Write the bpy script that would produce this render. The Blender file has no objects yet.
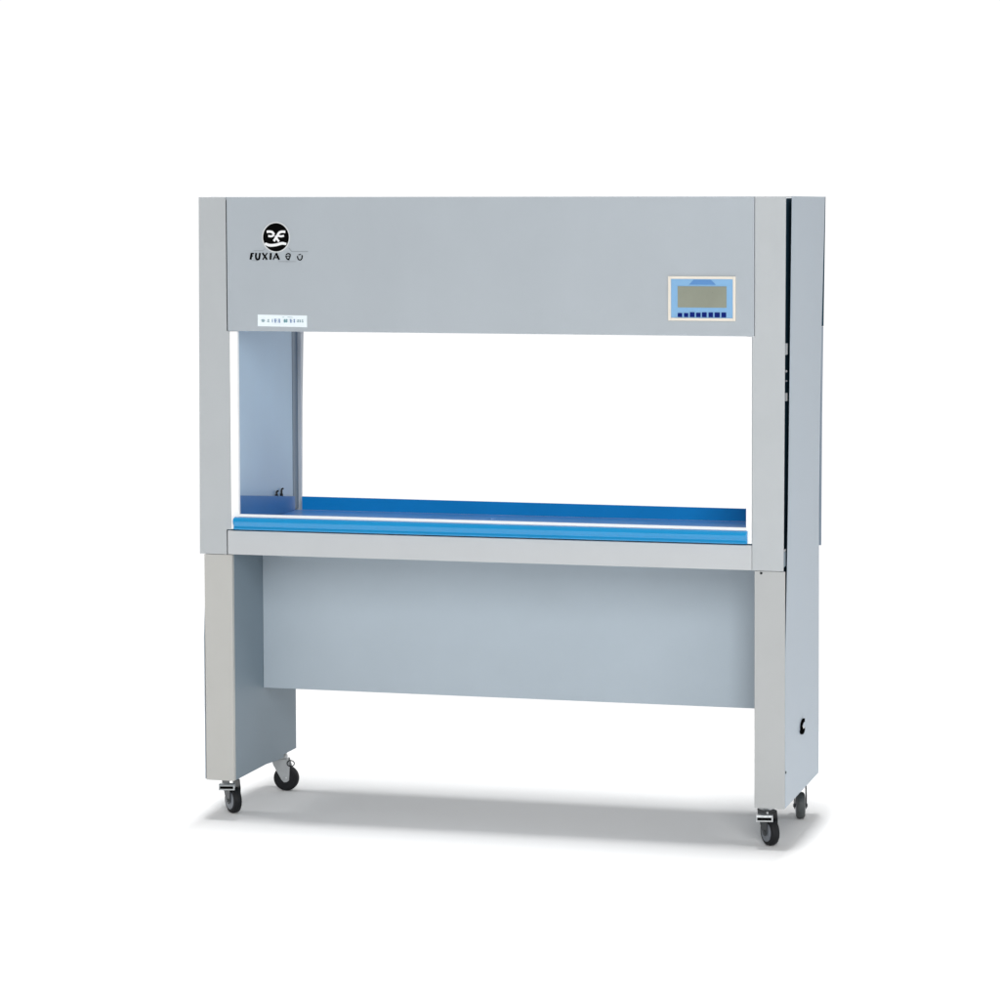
import bpy, bmesh, math, random
from mathutils import Vector, Matrix
random.seed(4)
S = bpy.context.scene
C = S.collection

# ------------------------------------------------------------------ materials
def lin(r, g, b):
    f = lambda c: (c/255/12.92) if c/255 <= .04045 else ((c/255+.055)/1.055)**2.4
    return (f(r), f(g), f(b), 1)

def mat(name, col, rough=.45, metal=0.0, spec=.5, var=.04, scale=9, bump=0.0, stretch=(1, 1, 1), coat=0.0):
    m = bpy.data.materials.new(name); m.use_nodes = True
    nt = m.node_tree; N = nt.nodes; L = nt.links
    b = N['Principled BSDF']
    b.inputs['Metallic'].default_value = metal
    b.inputs['Specular IOR Level'].default_value = spec
    b.inputs['Coat Weight'].default_value = coat
    b.inputs['Coat Roughness'].default_value = .12
    tc = N.new('ShaderNodeTexCoord'); mp = N.new('ShaderNodeMapping')
    mp.inputs['Scale'].default_value = stretch
    L.new(tc.outputs['Object'], mp.inputs['Vector'])
    no = N.new('ShaderNodeTexNoise'); no.inputs['Scale'].default_value = scale
    no.inputs['Detail'].default_value = 5; no.inputs['Roughness'].default_value = .6
    L.new(mp.outputs['Vector'], no.inputs['Vector'])
    mr = N.new('ShaderNodeMapRange')
    mr.inputs['From Min'].default_value = .3; mr.inputs['From Max'].default_value = .7
    mr.inputs['To Min'].default_value = 1-var; mr.inputs['To Max'].default_value = 1+var
    L.new(no.outputs['Fac'], mr.inputs['Value'])
    vm = N.new('ShaderNodeVectorMath'); vm.operation = 'SCALE'
    vm.inputs[0].default_value = col[:3]
    L.new(mr.outputs['Result'], vm.inputs['Scale'])
    L.new(vm.outputs['Vector'], b.inputs['Base Color'])
    r2 = N.new('ShaderNodeMapRange')
    r2.inputs['To Min'].default_value = max(rough-.06, .02); r2.inputs['To Max'].default_value = rough+.06
    L.new(no.outputs['Fac'], r2.inputs['Value']); L.new(r2.outputs['Result'], b.inputs['Roughness'])
    if bump:
        n2 = N.new('ShaderNodeTexNoise'); n2.inputs['Scale'].default_value = 420
        L.new(tc.outputs['Object'], n2.inputs['Vector'])
        bp = N.new('ShaderNodeBump'); bp.inputs['Strength'].default_value = bump
        bp.inputs['Distance'].default_value = .0004
        L.new(n2.outputs['Fac'], bp.inputs['Height']); L.new(bp.outputs['Normal'], b.inputs['Normal'])
    return m

M = dict(
    shell=mat('painted_steel', (.395, .435, .470), .42, spec=.4, var=.025, scale=3.5, bump=.12, stretch=(1, 1, .6)),
    post=mat('painted_steel_post', (.445, .470, .485), .42, spec=.4, var=.025, scale=4, bump=.12),
    side=mat('painted_steel_side', (.390, .455, .520), .45, spec=.4, var=.02, scale=4, bump=.12),
    beam=mat('satin_steel', (.500, .520, .535), .4, spec=.4, var=.02, scale=5),
    leg=mat('warm_grey_paint', (.468, .468, .448), .48, spec=.35, var=.02, scale=4, bump=.12),
    legr=mat('light_grey_paint', (.425, .438, .440), .48, spec=.35, var=.02, scale=4, bump=.12),
    floorblue=mat('pale_blue_laminate', lin(110, 168, 232), .25, spec=.5, var=.03, scale=6),
    legin=mat('shaded_blue_grey_paint', (.185, .240, .285), .5, spec=.35, var=.03, scale=4, bump=.12),  # blue-grey paint, with the shade of the inner leg faces darkened into it
    board=mat('blue_grey_sheet', (.400, .465, .520), .45, spec=.4, var=.03, scale=3, bump=.12),
    inner=mat('blue_tinted_wall', (.385, .535, .675), .35, spec=.4, var=.03, scale=4),
    guide=mat('slate_guide', (.150, .210, .280), .4, var=.05),
    steel=mat('grey_metal', (.400, .430, .450), .35, metal=.2, var=.05),
    tray=mat('blue_laminate', lin(12, 134, 202), .3, spec=.35, var=.03, scale=6),
    lip=mat('steel_blue_laminate', lin(64, 122, 180), .4, spec=.3, var=.04),
    roll=mat('glossy_blue_edge', lin(4, 138, 196), .2, spec=.55, var=.03, scale=5, coat=.3),
    white=mat('white_frame', (.93, .93, .93), .4, var=.01),
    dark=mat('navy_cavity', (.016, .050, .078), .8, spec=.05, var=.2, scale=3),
    black=mat('black_plastic', (.010, .012, .014), .45, spec=.3, var=.15, scale=30),
    rubber=mat('dark_rubber', (.009, .010, .012), .55, spec=.25, var=.2, scale=60),
    forkm=mat('dark_steel_fork', (.055, .060, .064), .4, metal=.3, var=.1, scale=40),
    greyrub=mat('grey_rubber', (.070, .078, .080), .5, spec=.4, var=.15, scale=60),
    hub=mat('grey_nylon_hub', (.170, .185, .210), .4, var=.08, scale=40),
    zinc=mat('zinc_plate', (.480, .500, .510), .3, metal=.5, var=.06, scale=40),
    ink=mat('black_ink', (.003, .003, .003), .6, spec=0, var=.1),
    inkw=mat('white_ink', (.80, .81, .82), .5, var=.01),
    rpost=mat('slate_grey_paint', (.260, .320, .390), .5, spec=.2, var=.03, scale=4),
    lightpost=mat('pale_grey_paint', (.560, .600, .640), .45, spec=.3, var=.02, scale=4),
    rim=mat('pale_rim', (.62, .64, .65), .5, var=.01),
    line=mat('grey_ink', (.250, .275, .295), .5, var=.03),
    sticker=mat('pale_sticker', (.800, .880, .920), .4, var=.02),
    inkb=mat('blue_ink', lin(70, 110, 165), .5, var=.05),
    inkt=mat('teal_ink', lin(40, 130, 140), .5, var=.05),
    inkg=mat('slate_ink', lin(120, 150, 160), .5, var=.05),
    pframe=mat('cream_bezel', (.740, .690, .610), .4, var=.02),
    pblue=mat('light_blue_membrane', lin(126, 172, 212), .4, var=.02, scale=12),
    pband=mat('mid_blue_print', lin(84, 134, 190), .4, var=.02),
    lcd=mat('olive_lcd', lin(138, 142, 128), .3, var=.05, scale=14),
    btn=mat('navy_button', lin(6, 30, 108), .6, spec=.1, var=.1, scale=80),
)

# ------------------------------------------------------------------ mesh helpers
class MB:
    def __init__(s): s.bm = bmesh.new()
    def box(s, x0, x1, y0, y1, z0, z1):
        v = [s.bm.verts.new((x, y, z)) for x in (x0, x1) for y in (y0, y1) for z in (z0, z1)]
        for f in ((0, 1, 3, 2), (4, 6, 7, 5), (0, 4, 5, 1), (2, 3, 7, 6), (0, 2, 6, 4), (1, 5, 7, 3)):
            s.bm.faces.new([v[i] for i in f])
        return s
    def prism(s, pts, axis, a, b):
        # pts in the two remaining axes, in order (x: y,z) (y: x,z) (z: x,y)
        def mk(p, t):
            return {'x': (t, p[0], p[1]), 'y': (p[0], t, p[1]), 'z': (p[0], p[1], t)}[axis]
        A = [s.bm.verts.new(mk(p, a)) for p in pts]; B = [s.bm.verts.new(mk(p, b)) for p in pts]
        s.bm.faces.new(A); s.bm.faces.new(B[::-1])
        n = len(pts)
        for i in range(n):
            j = (i+1) % n
            s.bm.faces.new((A[j], A[i], B[i], B[j]))
        return s
    def lathe(s, prof, c, axis='x', n=40):
        # prof: (t along the axis, radius); closed ends
        rings = []
        for t, r in prof:
            ring = []
            for k in range(n):
                a = 2*math.pi*k/n; u, w = r*math.cos(a), r*math.sin(a)
                p = {'x': (t, u, w), 'y': (u, t, w), 'z': (u, w, t)}[axis]
                ring.append(s.bm.verts.new((p[0]+c[0], p[1]+c[1], p[2]+c[2])))
            rings.append(ring)
        for i in range(len(rings)-1):
            for k in range(n):
                j = (k+1) % n
                s.bm.faces.new((rings[i][k], rings[i][j], rings[i+1][j], rings[i+1][k]))
        s.bm.faces.new(rings[0][::-1]); s.bm.faces.new(rings[-1])
        return s
    def tube(s, pts, r, n=10):
        pts = [Vector(p) for p in pts]; rings = []
        for i, p in enumerate(pts):
            d = (pts[min(i+1, len(pts)-1)]-pts[max(i-1, 0)]).normalized()
            a = d.orthogonal().normalized() if i == 0 else (prev-d*prev.dot(d)).normalized()
            prev = a; b = d.cross(a)
            rings.append([s.bm.verts.new(p+r*(math.cos(2*math.pi*k/n)*a+math.sin(2*math.pi*k/n)*b)) for k in range(n)])
        for i in range(len(rings)-1):
            for k in range(n):
                j = (k+1) % n
                s.bm.faces.new((rings[i][k], rings[i][j], rings[i+1][j], rings[i+1][k]))
        s.bm.faces.new(rings[0][::-1]); s.bm.faces.new(rings[-1])
        return s
    def build(s, name, m, parent=None, bevel=0, smooth=False, seg=2):
        bmesh.ops.recalc_face_normals(s.bm, faces=s.bm.faces)
        me = bpy.data.meshes.new(name); s.bm.to_mesh(me); s.bm.free()
        me.materials.append(m)
        o = bpy.data.objects.new(name, me); C.objects.link(o)
        if parent: o.parent = parent
        if smooth:
            for p in me.polygons: p.use_smooth = True
            me.set_sharp_from_angle(angle=math.radians(38))
        if bevel:
            b = o.modifiers.new('bevel', 'BEVEL'); b.width = bevel; b.segments = seg
            b.limit_method = 'ANGLE'; b.angle_limit = math.radians(35)
        return o

# picture-of-a-mark helpers: flat shapes lying on the fascia (plane y = 0), x right, z up
def stroke_pts(pts, ws):
    L_, R_ = [], []
    for i, p in enumerate(pts):
        a = pts[max(i-1, 0)]; b = pts[min(i+1, len(pts)-1)]
        dx, dz = b[0]-a[0], b[1]-a[1]; l = math.hypot(dx, dz) or 1
        w = ws[i]/2 if isinstance(ws, (list, tuple)) else ws/2
        nx, nz = -dz/l*w, dx/l*w
        L_.append((p[0]+nx, p[1]+nz)); R_.append((p[0]-nx, p[1]-nz))
    return L_+R_[::-1]
def smooth_path(pts, n=6):
    out = []
    for i in range(len(pts)-1):
        p0, p1, p2, p3 = pts[max(i-1, 0)], pts[i], pts[i+1], pts[min(i+2, len(pts)-1)]
        for k in range(n):
            t = k/n
            out.append(tuple(.5*(2*p1[j]+(p2[j]-p0[j])*t+(2*p0[j]-5*p1[j]+4*p2[j]-p3[j])*t*t+(3*p1[j]-p0[j]-3*p2[j]+p3[j])*t**3) for j in (0, 1)))
    return out+[pts[-1]]
def strokes(list_, y0, y1, name, m, parent):
    b = MB()
    for i_, (pts, w) in enumerate(list_):
        e = i_*.00002
        q = stroke_pts(pts, w); n = len(q)//2      # quads strip so that curved strokes stay clean
        A = [b.bm.verts.new((p[0], y0-e, p[1])) for p in q]; B = [b.bm.verts.new((p[0], y1-e, p[1])) for p in q]
        N = len(q)
        for i in range(n-1):
            b.bm.faces.new((A[i], A[i+1], A[N-2-i], A[N-1-i])); b.bm.faces.new((B[i], B[i+1], B[N-2-i], B[N-1-i]))
        for i in range(N):
            j = (i+1) % N
            b.bm.faces.new((A[i], A[j], B[j], B[i]))
    return b.build(name, m, parent)

# ------------------------------------------------------------------ the bench
W, H, ZB = 1.6, 1.691, .728
bench = bpy.data.objects.new('clean_bench', None); C.objects.link(bench)
bench['label'] = 'tall grey laminar flow clean bench on casters with blue worktop and small display panel'
bench['category'] = 'clean bench'

# hood: front fascia, rear fascia, lid, chamber ceiling
MB().box(.0788, 1.5185, 0, .018, 1.332, H).build('fascia_panel', M['shell'], bench, .0012)
MB().prism([(.546, 1.333), (.5655, 1.333), (.592, H-.005), (.546, H-.005)], 'x', .002, W-.0012).build('rear_fascia', M['dark'], bench)
MB().box(.017, W-.019, .0185, .5455, H-.008, H-.006).build('top_cover', M['shell'], bench)
MB().box(.0795, 1.5195, .0195, .546, 1.336, 1.35).build('chamber_ceiling', M['shell'], bench)

# corner posts at the front: narrow beside the fascia, wider below it
pl = MB().prism([(-.001, H), (.0757, H), (.0757, 1.3312), (.0835, 1.3312), (.0835, .7955), (.0702, .7955), (.0702, ZB), (-.0075, ZB)], 'y', 0, .006)
pl.build('corner_post', M['post'], bench, .0012)
pr = MB().prism([(1.6, H), (1.5197, H), (1.5197, 1.3312), (1.513, 1.3312), (1.513, ZB), (1.595, ZB)], 'y', 0, .006)
pr.build('corner_post', M['post'], bench, .0012)
for sx in (0, 1):
    x0, x1 = (-.001, .093) if sx == 0 else (1.507, W-.0015)
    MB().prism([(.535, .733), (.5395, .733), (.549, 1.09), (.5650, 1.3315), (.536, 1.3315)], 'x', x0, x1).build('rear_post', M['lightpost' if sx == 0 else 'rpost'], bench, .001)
    # dark plenum wall behind the slot of each side
    x0, x1 = (.012, .016) if sx == 0 else (1.582, 1.586)
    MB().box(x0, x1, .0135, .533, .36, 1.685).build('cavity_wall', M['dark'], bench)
    # outer cladding, one sheet from the hood down to the casters
    x0, x1 = (-.001, .001) if sx == 0 else (1.598, 1.6)
    MB().prism([(.008, .1115), (.008, .50), (.032, .73), (.046, .91), (.092, H), (.578, H-.005), (.528, 1.332), (.508, 1.09), (.494, .86), (.496, .112)], 'x', x0, x1) \
        .build('side_panel', M['side'], bench, .0006)

# chamber: side walls, guides, worktop
for sx in (0, 1):
    f = (lambda a, b: (a, b)) if sx == 0 else (lambda a, b: (W-b, W-a))
    MB().box(*f(.07, .083), .0325, .4905, .798, 1.335).build('chamber_wall', M['inner'], bench, .0008)
    MB().box(*f(.07, .0838), .4915, .5342, .798, 1.335).build('guide_channel', M['guide'], bench)
MB().box(.088, 1.512, .018, .53, .733, .7895).build('worktop', M['shell'], bench)
tray = MB().box(.0865, 1.5135, .0325, .499, .790, .797).build('worktop_tray', M['floorblue'], bench)
MB().prism([(.1062, .797), (1.4885, .797), (1.4885, .832), (.1062, .835)], 'y', .4995, .5055).build('rear_lip', M['tray'], tray, .001)
for sx in (0, 1):
    x0, x1 = (.0842, .0902) if sx == 0 else (1.5098, 1.5158)
    MB().prism([(.0335, .7975), (.0335, .885), (.489, .8365), (.489, .7975)], 'x', x0, x1).build('side_lip', M['lip'], tray, .001)
# rounded blue nosing along the front edge
pts = smooth_path([(-.003, .8303), (-.0092, .8287), (-.0136, .8247), (-.0152, .8193), (-.0138, .8140), (-.0108, .8098), (-.0092, .8066),
                   (-.0100, .8032), (-.0112, .8003), (-.0098, .7975), (-.0055, .7967)], 4)+[(.012, .7967), (.012, .8303)]
MB().prism(pts, 'x', .0936, 1.502).build('edge_nosing', M['roll'], bench, .003, smooth=True, seg=3)
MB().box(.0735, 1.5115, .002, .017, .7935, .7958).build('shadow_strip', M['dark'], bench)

# white frame round the front opening
fr = MB().box(.0842, .1062, -.0005, .0125, .797, 1.3310).build('opening_frame', M['white'], bench, .0008)
MB().box(1.4975, 1.5123, -.0005, .0125, .797, 1.3310).build('frame_stile', M['white'], fr, .0008)
MB().box(.1066, 1.4971, -.0020, .0120, .8306, .8376).build('frame_rail', M['white'], fr, .0008)

# dark fittings on the left lip of the tray
for y, h in ((.345, .013), (.385, .020)):
    z = .885-(y-.0335)/(.4555)*.0485
    MB().tube([(.0872, y, z-.002), (.0872, y, z+h*.8), (.0880, y+.002, z+h*.97), (.0890, y+.007, z+h)], .0028) \
        .tube([(.0872, y, z-.001), (.0872, y, z+h*.35)], .0042).build('gas_tap', M['black'], bench, smooth=True)

# beam below the worktop
MB().box(.0735, 1.5122, -.0005, .016, .7285, .7932).build('front_beam', M['beam'], bench, .0012)
MB().box(.0955, 1.5045, .5310, .5345, .733, .7932).build('rear_beam', M['beam'], bench)

# legs
for sx in (0, 1):
    x0, x1 = (.0052, .0850) if sx == 0 else (1.5195, 1.5990)
    leg = MB().box(x0, x1, .0006, .0070 if sx else .016, .1105, ZB-.001).build('leg', M['leg' if sx == 0 else 'legr'], bench, .0012)
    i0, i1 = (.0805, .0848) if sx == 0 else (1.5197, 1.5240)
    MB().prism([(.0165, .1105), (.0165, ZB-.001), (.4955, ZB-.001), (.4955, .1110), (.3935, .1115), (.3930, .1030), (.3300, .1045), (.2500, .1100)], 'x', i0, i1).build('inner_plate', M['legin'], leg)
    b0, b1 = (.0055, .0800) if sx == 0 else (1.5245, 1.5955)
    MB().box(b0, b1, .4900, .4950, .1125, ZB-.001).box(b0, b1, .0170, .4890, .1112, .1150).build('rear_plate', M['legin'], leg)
MB().box(.0852, 1.5193, .234, .240, .328, .7282).box(.0852, 1.5193, .2405, .255, .328, .332).build('modesty_panel', M['board'], bench, .001)

# slot hardware on the right side
lt = MB().box(1.5870, 1.5935, .046, .066, 1.283, 1.312).build('latch', M['steel'], bench, .001)
for m_, t in (('zinc', (1.5935, .054, .066, 1.163, 1.184)), ('zinc', (1.5930, .056, .064, 1.237, 1.243)), ('hub', (1.5935, .054, .064, 1.213, 1.217))):
    MB().box(1.5870, *t).build('latch_tab', M[m_], lt, .0015)
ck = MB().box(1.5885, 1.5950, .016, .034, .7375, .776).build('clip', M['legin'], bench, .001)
MB().box(1.5885, 1.5956, .014, .034, .7775, .7825).build('clip_plate', M['zinc'], ck)

# cable grommet, screws
y, z = .236, .284
g = MB().prism([(y-.004+.024*math.cos(t), z-.0085+.0100*math.sin(t)) for t in [2*math.pi*k/20 for k in range(20)]], 'x', 1.6002, 1.6060).build('cable_grommet', M['ink'], bench, .0012)
q = stroke_pts(smooth_path([(y+.022, z+.0150), (y+.004, z+.0150), (y-.012, z+.010), (y-.018, z+.001), (y-.016, z-.006)]), .0085)
MB().prism(q, 'x', 1.6003, 1.6050).build('cable_stub', M['ink'], g)
MB().box(1.6003, 1.6068, y-.008, y+.004, z-.0035, z+.0015).build('grommet_glint', M['inkw'], g, .0008)  # white block standing in for the glint on the black fitting
MB().lathe([(1.6001, .0040), (1.6016, .0030)], (0, .010, .205), 'x', 12).build('screw', M['black'], bench)
MB().lathe([(-.0012, .0025), (.0004, .0035)], (1.537, 0, .722), 'y', 12).build('screw', M['black'], bench)

# ------------------------------------------------------------------ emblem and lettering on the fascia
def P(u, v):        # detail coordinates of the emblem -> metres on the fascia
    px, py = 230+u/11.11, 210+v/11.11
    return (.2193+(px-276.1)*.002755, 1.5843-(py-237)*.002672)
def circle(c, ru, rv, n=48):
    return [P(c[0]+ru*math.cos(2*math.pi*k/n), c[1]+rv*math.sin(2*math.pi*k/n)) for k in range(n)]
u = .01/111
em = MB().prism(circle((512, 303), 147, 156), 'y', -.0012, -.0003).build('emblem', M['ink'], bench)
k = .002755/11.11
ring = [P(512+154*math.cos(2*math.pi*i/64), 303+164*math.sin(2*math.pi*i/64)) for i in range(65)]
st = [([P(*p) for p in smooth_path([(408, 243), (445, 240), (475, 250), (492, 275)])], [26*k]*18+[20*k]),
      ([P(*p) for p in smooth_path([(425, 288), (460, 292), (492, 278)])], 22*k),
      ([P(*p) for p in smooth_path([(620, 243), (575, 242), (545, 258), (522, 300)])], 26*k),
      ([P(*p) for p in smooth_path([(605, 286), (570, 292), (535, 284)])], 22*k),
      ([P(*p) for p in smooth_path([(515, 285), (512, 310), (488, 345)])], 26*k),
      ([P(*p) for p in smooth_path([(514, 300), (528, 325), (548, 350)])], 22*k),
      ([P(*p) for p in smooth_path([(385, 372), (440, 392), (510, 388), (580, 370), (632, 378)])], [8*k]+[28*k]*3+[30*k]*17+[26*k]*3+[16*k])]
st = [(p, (w if not isinstance(w, list) else [w[min(i, len(w)-1)] for i in range(len(p))])) for p, w in st]
strokes(st, -.0020, -.0013, 'face_mark', M['inkw'], em)
strokes([(ring, 12*k)], -.0010, -.0002, 'emblem_rim', M['rim'], em)
for ul in (([P(255, 452), P(360, 452), P(385, 430)], 5*k), ([P(655, 420), P(690, 460), P(875, 460)], 6*k), ([P(235, 562), P(300, 566)], 4*k), ([P(540, 572), P(740, 572)], 4*k)):
    strokes([ul], -.0008, -.0002, 'emblem_underline', M['line'], bench)
# letters F U X I A and two small signs, drawn as strokes with a slight slant
T, B_ = 478, 552
L_ = [([P(232, T), P(218, B_)], 20*k), ([P(228, T+6), P(258, T+6)], 13*k), ([P(222, T+34), P(246, T+34)], 11*k),
      ([P(*p) for p in smooth_path([(284, T), (279, 520), (288, 546), (304, 549), (318, 538), (326, T)])], 18*k),
      ([P(356, T), P(408, B_)], 17*k), ([P(410, T), P(358, B_)], 11*k),
      ([P(452, T), P(446, B_)], 19*k),
      ([P(478, B_), P(516, T)], 11*k), ([P(512, T), P(546, B_)], 19*k), ([P(492, 530), P(532, 530)], 8*k),
      ([P(*p) for p in smooth_path([(625, 496), (648, 484), (672, 494), (668, 525), (648, 550), (630, 530), (624, 505)])], 11*k),
      ([P(632, 512), P(666, 512)], 7*k), ([P(640, 545), P(664, 552)], 12*k),
      ([P(*p) for p in smooth_path([(755, 510), (762, 540), (785, 555), (806, 535), (808, 500)])], 11*k),
      ([P(768, 498), P(795, 490)], 8*k)]
L_ = [(p, w_*1.12) for p, w_ in L_]
strokes(L_, -.0011, -.0004, 'lettering', M['ink'], bench)

# sticker on the lower edge of the fascia
sk = MB().prism([(.1655, 1.3768), (.3050, 1.3752), (.3050, 1.3440), (.1655, 1.3455)], 'y', -.0009, -.0002).build('name_sticker', M['sticker'], bench)
def Q(a, b):
    px, py = 250+a/14.29, 305+b/14.29
    return (.1655+(px-257.8)*.002828, 1.3765-(py-314.6)*.002660)
kk = .002828/14.29
def glyph(cx, w, h, n, seed):
    r = random.Random(seed); out = []
    for i in range(n):
        y = 223-h/2+h*(i+.5)/n
        out.append(([Q(cx-w/2+r.uniform(0, w*.2), y), Q(cx+w/2-r.uniform(0, w*.25), y+r.uniform(-2, 2))], 7*kk))
    x = cx+r.uniform(-.2, .2)*w
    out.append(([Q(x, 223-h/2), Q(x+r.uniform(-.2, .2)*w, 223+h/2)], 8*kk))
    return out
for i, (cx, gw, gh, n, ink) in enumerate(((192, 62, 40, 3, 'inkg'), (266, 44, 48, 2, 'inkg'), (322, 14, 48, 1, 'inkb'), (367, 40, 58, 3, 'inkb'), (420, 42, 58, 3, 'inkb'), (498, 38, 52, 3, 'inkt'), (527, 32, 52, 3, 'inkt'),
                                (588, 40, 54, 3, 'inkb'), (634, 26, 52, 2, 'inkb'), (690, 40, 40, 2, 'inkg'), (722, 30, 40, 2, 'inkg'), (755, 26, 48, 2, 'inkg'))):
    strokes(glyph(cx, gw, gh, n, i+1), -.0016, -.0010, 'sticker_character', M[ink], sk)
for sp in (([Q(465, 172), Q(492, 170)], 4*kk), ([Q(540, 166), Q(610, 172)], 4*kk)):
    strokes([sp], -.0016, -.0010, 'sticker_fine_print', M['inkg'], sk)

# ------------------------------------------------------------------ control panel
X0, X1, Z0, Z1 = 1.2930, 1.4705, 1.3710, 1.4855
cp = MB().box(X0+.0075, X1-.0075, -.0030, -.0002, Z0+.0075, Z1-.0070).build('control_panel', M['pblue'], bench, .0004)
MB().box(X0, X0+.0075, -.0055, -.0002, Z0, Z1).box(X1-.0072, X1, -.0055, -.0002, Z0, Z1) \
    .box(X0+.0076, X1-.0073, -.0054, -.0002, Z0, Z0+.0072).box(X0+.0076, X1-.0073, -.0054, -.0002, Z1-.0068, Z1).build('panel_frame', M['pframe'], cp, .0008)
MB().box(1.3180, 1.4468, -.0042, -.0031, 1.4052, 1.4600).build('display_screen', M['lcd'], cp, .0004)
MB().prism([(1.3480, 1.4640), (1.3600, 1.4765), (1.4060, 1.4765), (1.4190, 1.4640)], 'y', -.0036, -.0031).build('printed_band', M['pband'], cp)
for a, b, t in ((200, 250, 527), (270, 318, 527), (335, 388, 517), (405, 455, 522), (470, 522, 517), (543, 592, 517), (610, 668, 517), (685, 738, 517)):
    xa = 1.3183+(660+a/11.11-678)*.002632; xb = 1.3183+(660+b/11.11-678)*.002632
    MB().box(xa, xb, -.0046, -.0031, 1.3805+(572-572)*0, 1.3805+(574-t)/11.11*.00245).build('button', M['btn'], cp, .0006)

# ------------------------------------------------------------------ casters
def make_caster():
    ca = MB()
    ca.lathe([(.1062, .0195), (.1104, .0195)], (0, 0, 0), 'z', 28)                    # mounting plate
    ca.lathe([(.0925, .0200), (.1000, .0215), (.1060, .0180)], (0, 0, 0), 'z', 28)    # swivel head
    c = ca.build('caster', M['zinc'], bench, .0008)
    fk = MB()
    prof = [(-.024, .0920), (.022, .0920), (.0185, .0760), (-.0060, .0330), (-.0125, .0262), (-.0205, .0262), (-.0280, .0320), (-.0300, .0700)]
    fk.prism(prof, 'x', -.0170, -.0148); fk.prism(prof, 'x', .0148, .0170)
    fk.box(-.0170, .0170, -.022, .020, .0895, .0922)
    fk.lathe([(-.0195, .0050), (.0195, .0050)], (0, -.017, .036), 'x', 14)            # axle bolt
    fk.build('fork', M['forkm'], c, .0008)
    MB().lathe([(-.0115, .0230), (-.0118, .0300), (-.0095, .0345), (-.0045, .0362), (.0045, .0362), (.0095, .0345), (.0118, .0300), (.0115, .0230)], (0, -.017, .0362), 'x', 48) \
        .build('tyre', M['rubber'], c, smooth=True)
    MB().lathe([(-.0130, .0150), (-.0124, .0256), (.0124, .0256), (.0130, .0150)], (0, -.017, .0362), 'x', 40).build('hub', M['hub'], c, smooth=True)
    return c
def add_pedal(c, turn, dx):
    p = MB().box(-.0220, .0220, -.0460, -.0260, .0830, .0850).box(-.0220, .0220, -.0460, -.0435, .0680, .0829).box(-.0220, -.0195, -.0434, -.0260, .0720, .0829).box(.0195, .0220, -.0434, -.0260, .0720, .0829)
    o = p.build('brake_pedal', M['zinc'], c, .0012)
    o.rotation_euler.z = math.radians(turn); o.location.x = dx
    s_ = MB().box(-.0185, .0180, -.0478, -.0462, .0725, .0790).build('pedal_slot', M['ink'], c)
    s_.rotation_euler.z = math.radians(turn); s_.location.x = dx
base = make_caster()
def place(c, x, y, deg):
    c.location = (x, y, 0); c.rotation_euler = (0, 0, math.radians(deg))
def copy_part(o):
    c = o.copy(); C.objects.link(c); c.parent = bench
    for ch in list(o.children):
        d = ch.copy(); C.objects.link(d); d.parent = c
    return c
spots = [(.0280, .122, 46), (1.5370, .080, 40), (.0600, .432, 98), (1.5600, .432, 14)]
cs = [base]+[copy_part(base) for _ in spots[1:]]
for c, s in zip(cs, spots): place(c, *s)
def own(c, kind, m):        # this caster's piece has a finish of its own
    for ch in c.children:
        if ch.name.split('.')[0] == kind:
            ch.material_slots[0].link = 'OBJECT'; ch.material_slots[0].material = m
own(cs[2], 'fork', M['zinc']); own(cs[2], 'hub', M['rubber']); own(cs[3], 'tyre', M['greyrub'])
add_pedal(cs[0], -34, -.004); add_pedal(cs[1], -30, -.006)
MB().tube([(-.021, -.034+.0105*math.cos(a), .0815+.0085*math.sin(a)) for a in [2*math.pi*k/20 for k in range(21)]], .0015, 8).build('brake_ring', M['black'], cs[2], smooth=True)

# ------------------------------------------------------------------ floor, light, world
fl = MB(); v = [fl.bm.verts.new(p) for p in ((-4.5, -8, 0), (5.5, -8, 0), (5.5, 1.7, 0), (-4.5, 1.7, 0))]; fl.bm.faces.new(v)
floor = fl.build('floor', mat('white_studio_floor', (.80, .80, .80), .9, spec=0, var=0), None)
floor['kind'] = 'structure'

# made-up studio world: glows white behind the bench, dimmed elsewhere to deepen the shadow
w = bpy.data.worlds.new('World'); S.world = w; w.use_nodes = True
N = w.node_tree.nodes; L = w.node_tree.links; bg = N['Background']
tc = N.new('ShaderNodeTexCoord'); sep = N.new('ShaderNodeSeparateXYZ'); L.new(tc.outputs['Generated'], sep.inputs[0])
def maprange(sock, a, b, c, d):
    m = N.new('ShaderNodeMapRange'); m.interpolation_type = 'SMOOTHSTEP'
    for k, x in zip(('From Min', 'From Max', 'To Min', 'To Max'), (a, b, c, d)): m.inputs[k].default_value = x
    L.new(sock, m.inputs['Value']); return m.outputs['Result']
back = maprange(sep.outputs['Y'], .55, .80, 0, 1)
DIM_GLOW, BACK_GLOW = .27, 1.04
lv = N.new('ShaderNodeMapRange'); lv.inputs['To Min'].default_value = DIM_GLOW; lv.inputs['To Max'].default_value = BACK_GLOW
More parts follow.
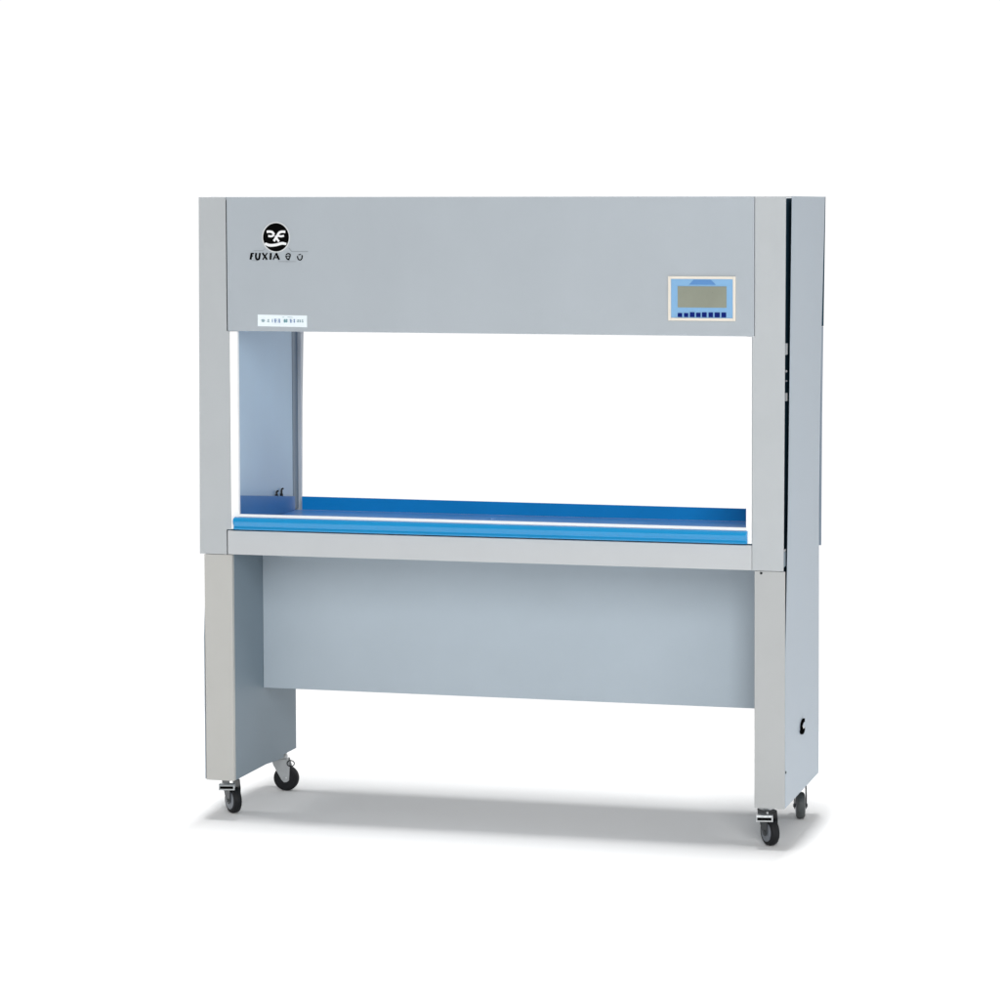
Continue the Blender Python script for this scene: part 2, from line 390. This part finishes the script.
L.new(back, lv.inputs['Value']); L.new(lv.outputs['Result'], bg.inputs['Strength'])
bg.inputs['Color'].default_value = (1, 1, 1, 1)

def area(name, loc, target, sx, sy, power, col=(1, 1, 1)):
    l = bpy.data.lights.new(name, 'AREA'); l.shape = 'RECTANGLE'; l.size = sx; l.size_y = sy; l.energy = power; l.color = col
    o = bpy.data.objects.new(name, l); C.objects.link(o); o.location = loc
    o.rotation_euler = (Vector(target)-Vector(loc)).to_track_quat('-Z', 'Y').to_euler()
    return o
key = area('overhead_softbox', (.79, 1.55, 40.0), (.80, .28, 0), 1.6, 10.0, 14600)
key.rotation_euler = (0, 0, 0)
area('front_fill', (3.6, -6.8, 4.0), (.9, 0, .9), 2.4, 3.6, 325)  # added fill lamp, lifts the front faces and grades them toward the right
area('right_fill', (8.0, -.6, 3.4), (1.6, .2, .3), 1.6, 1.6, 65)  # added fill lamp, lightens the floor shadow past the right leg
area('left_fill', (-6.4, .2, 3.4), (0, .2, .3), 1.6, 1.6, 120)  # added fill lamp, lightens the floor shadow past the left leg

# ------------------------------------------------------------------ camera
yaw, pitch, roll = -.26136, .05904, .00297
r = Vector((math.cos(yaw), -math.sin(yaw), 0)); fw = Vector((math.sin(yaw), math.cos(yaw), 0)); up = Vector((0, 0, 1))
f2 = fw*math.cos(pitch)-up*math.sin(pitch); u2 = up*math.cos(pitch)+fw*math.sin(pitch)
r3 = r*math.cos(roll)-u2*math.sin(roll); u3 = r*math.sin(roll)+u2*math.cos(roll)
cd = bpy.data.cameras.new('camera'); cam = bpy.data.objects.new('camera', cd); C.objects.link(cam)
mw = Matrix((r3, u3, -f2)).transposed().to_4x4(); mw.translation = (3.05028, -7.67541, 1.73894)
cam.matrix_world = mw
cd.sensor_width = 36; cd.lens = 36*3.04967; cd.shift_x = -.05798; cd.shift_y = -.14160
cd.clip_end = 500; cd.clip_start = .1
S.camera = cam
S.view_settings.view_transform = 'Standard'; S.view_settings.look = 'None'
S.view_settings.exposure = 0; S.view_settings.gamma = 1
S.render.resolution_x = S.render.resolution_y = 1024
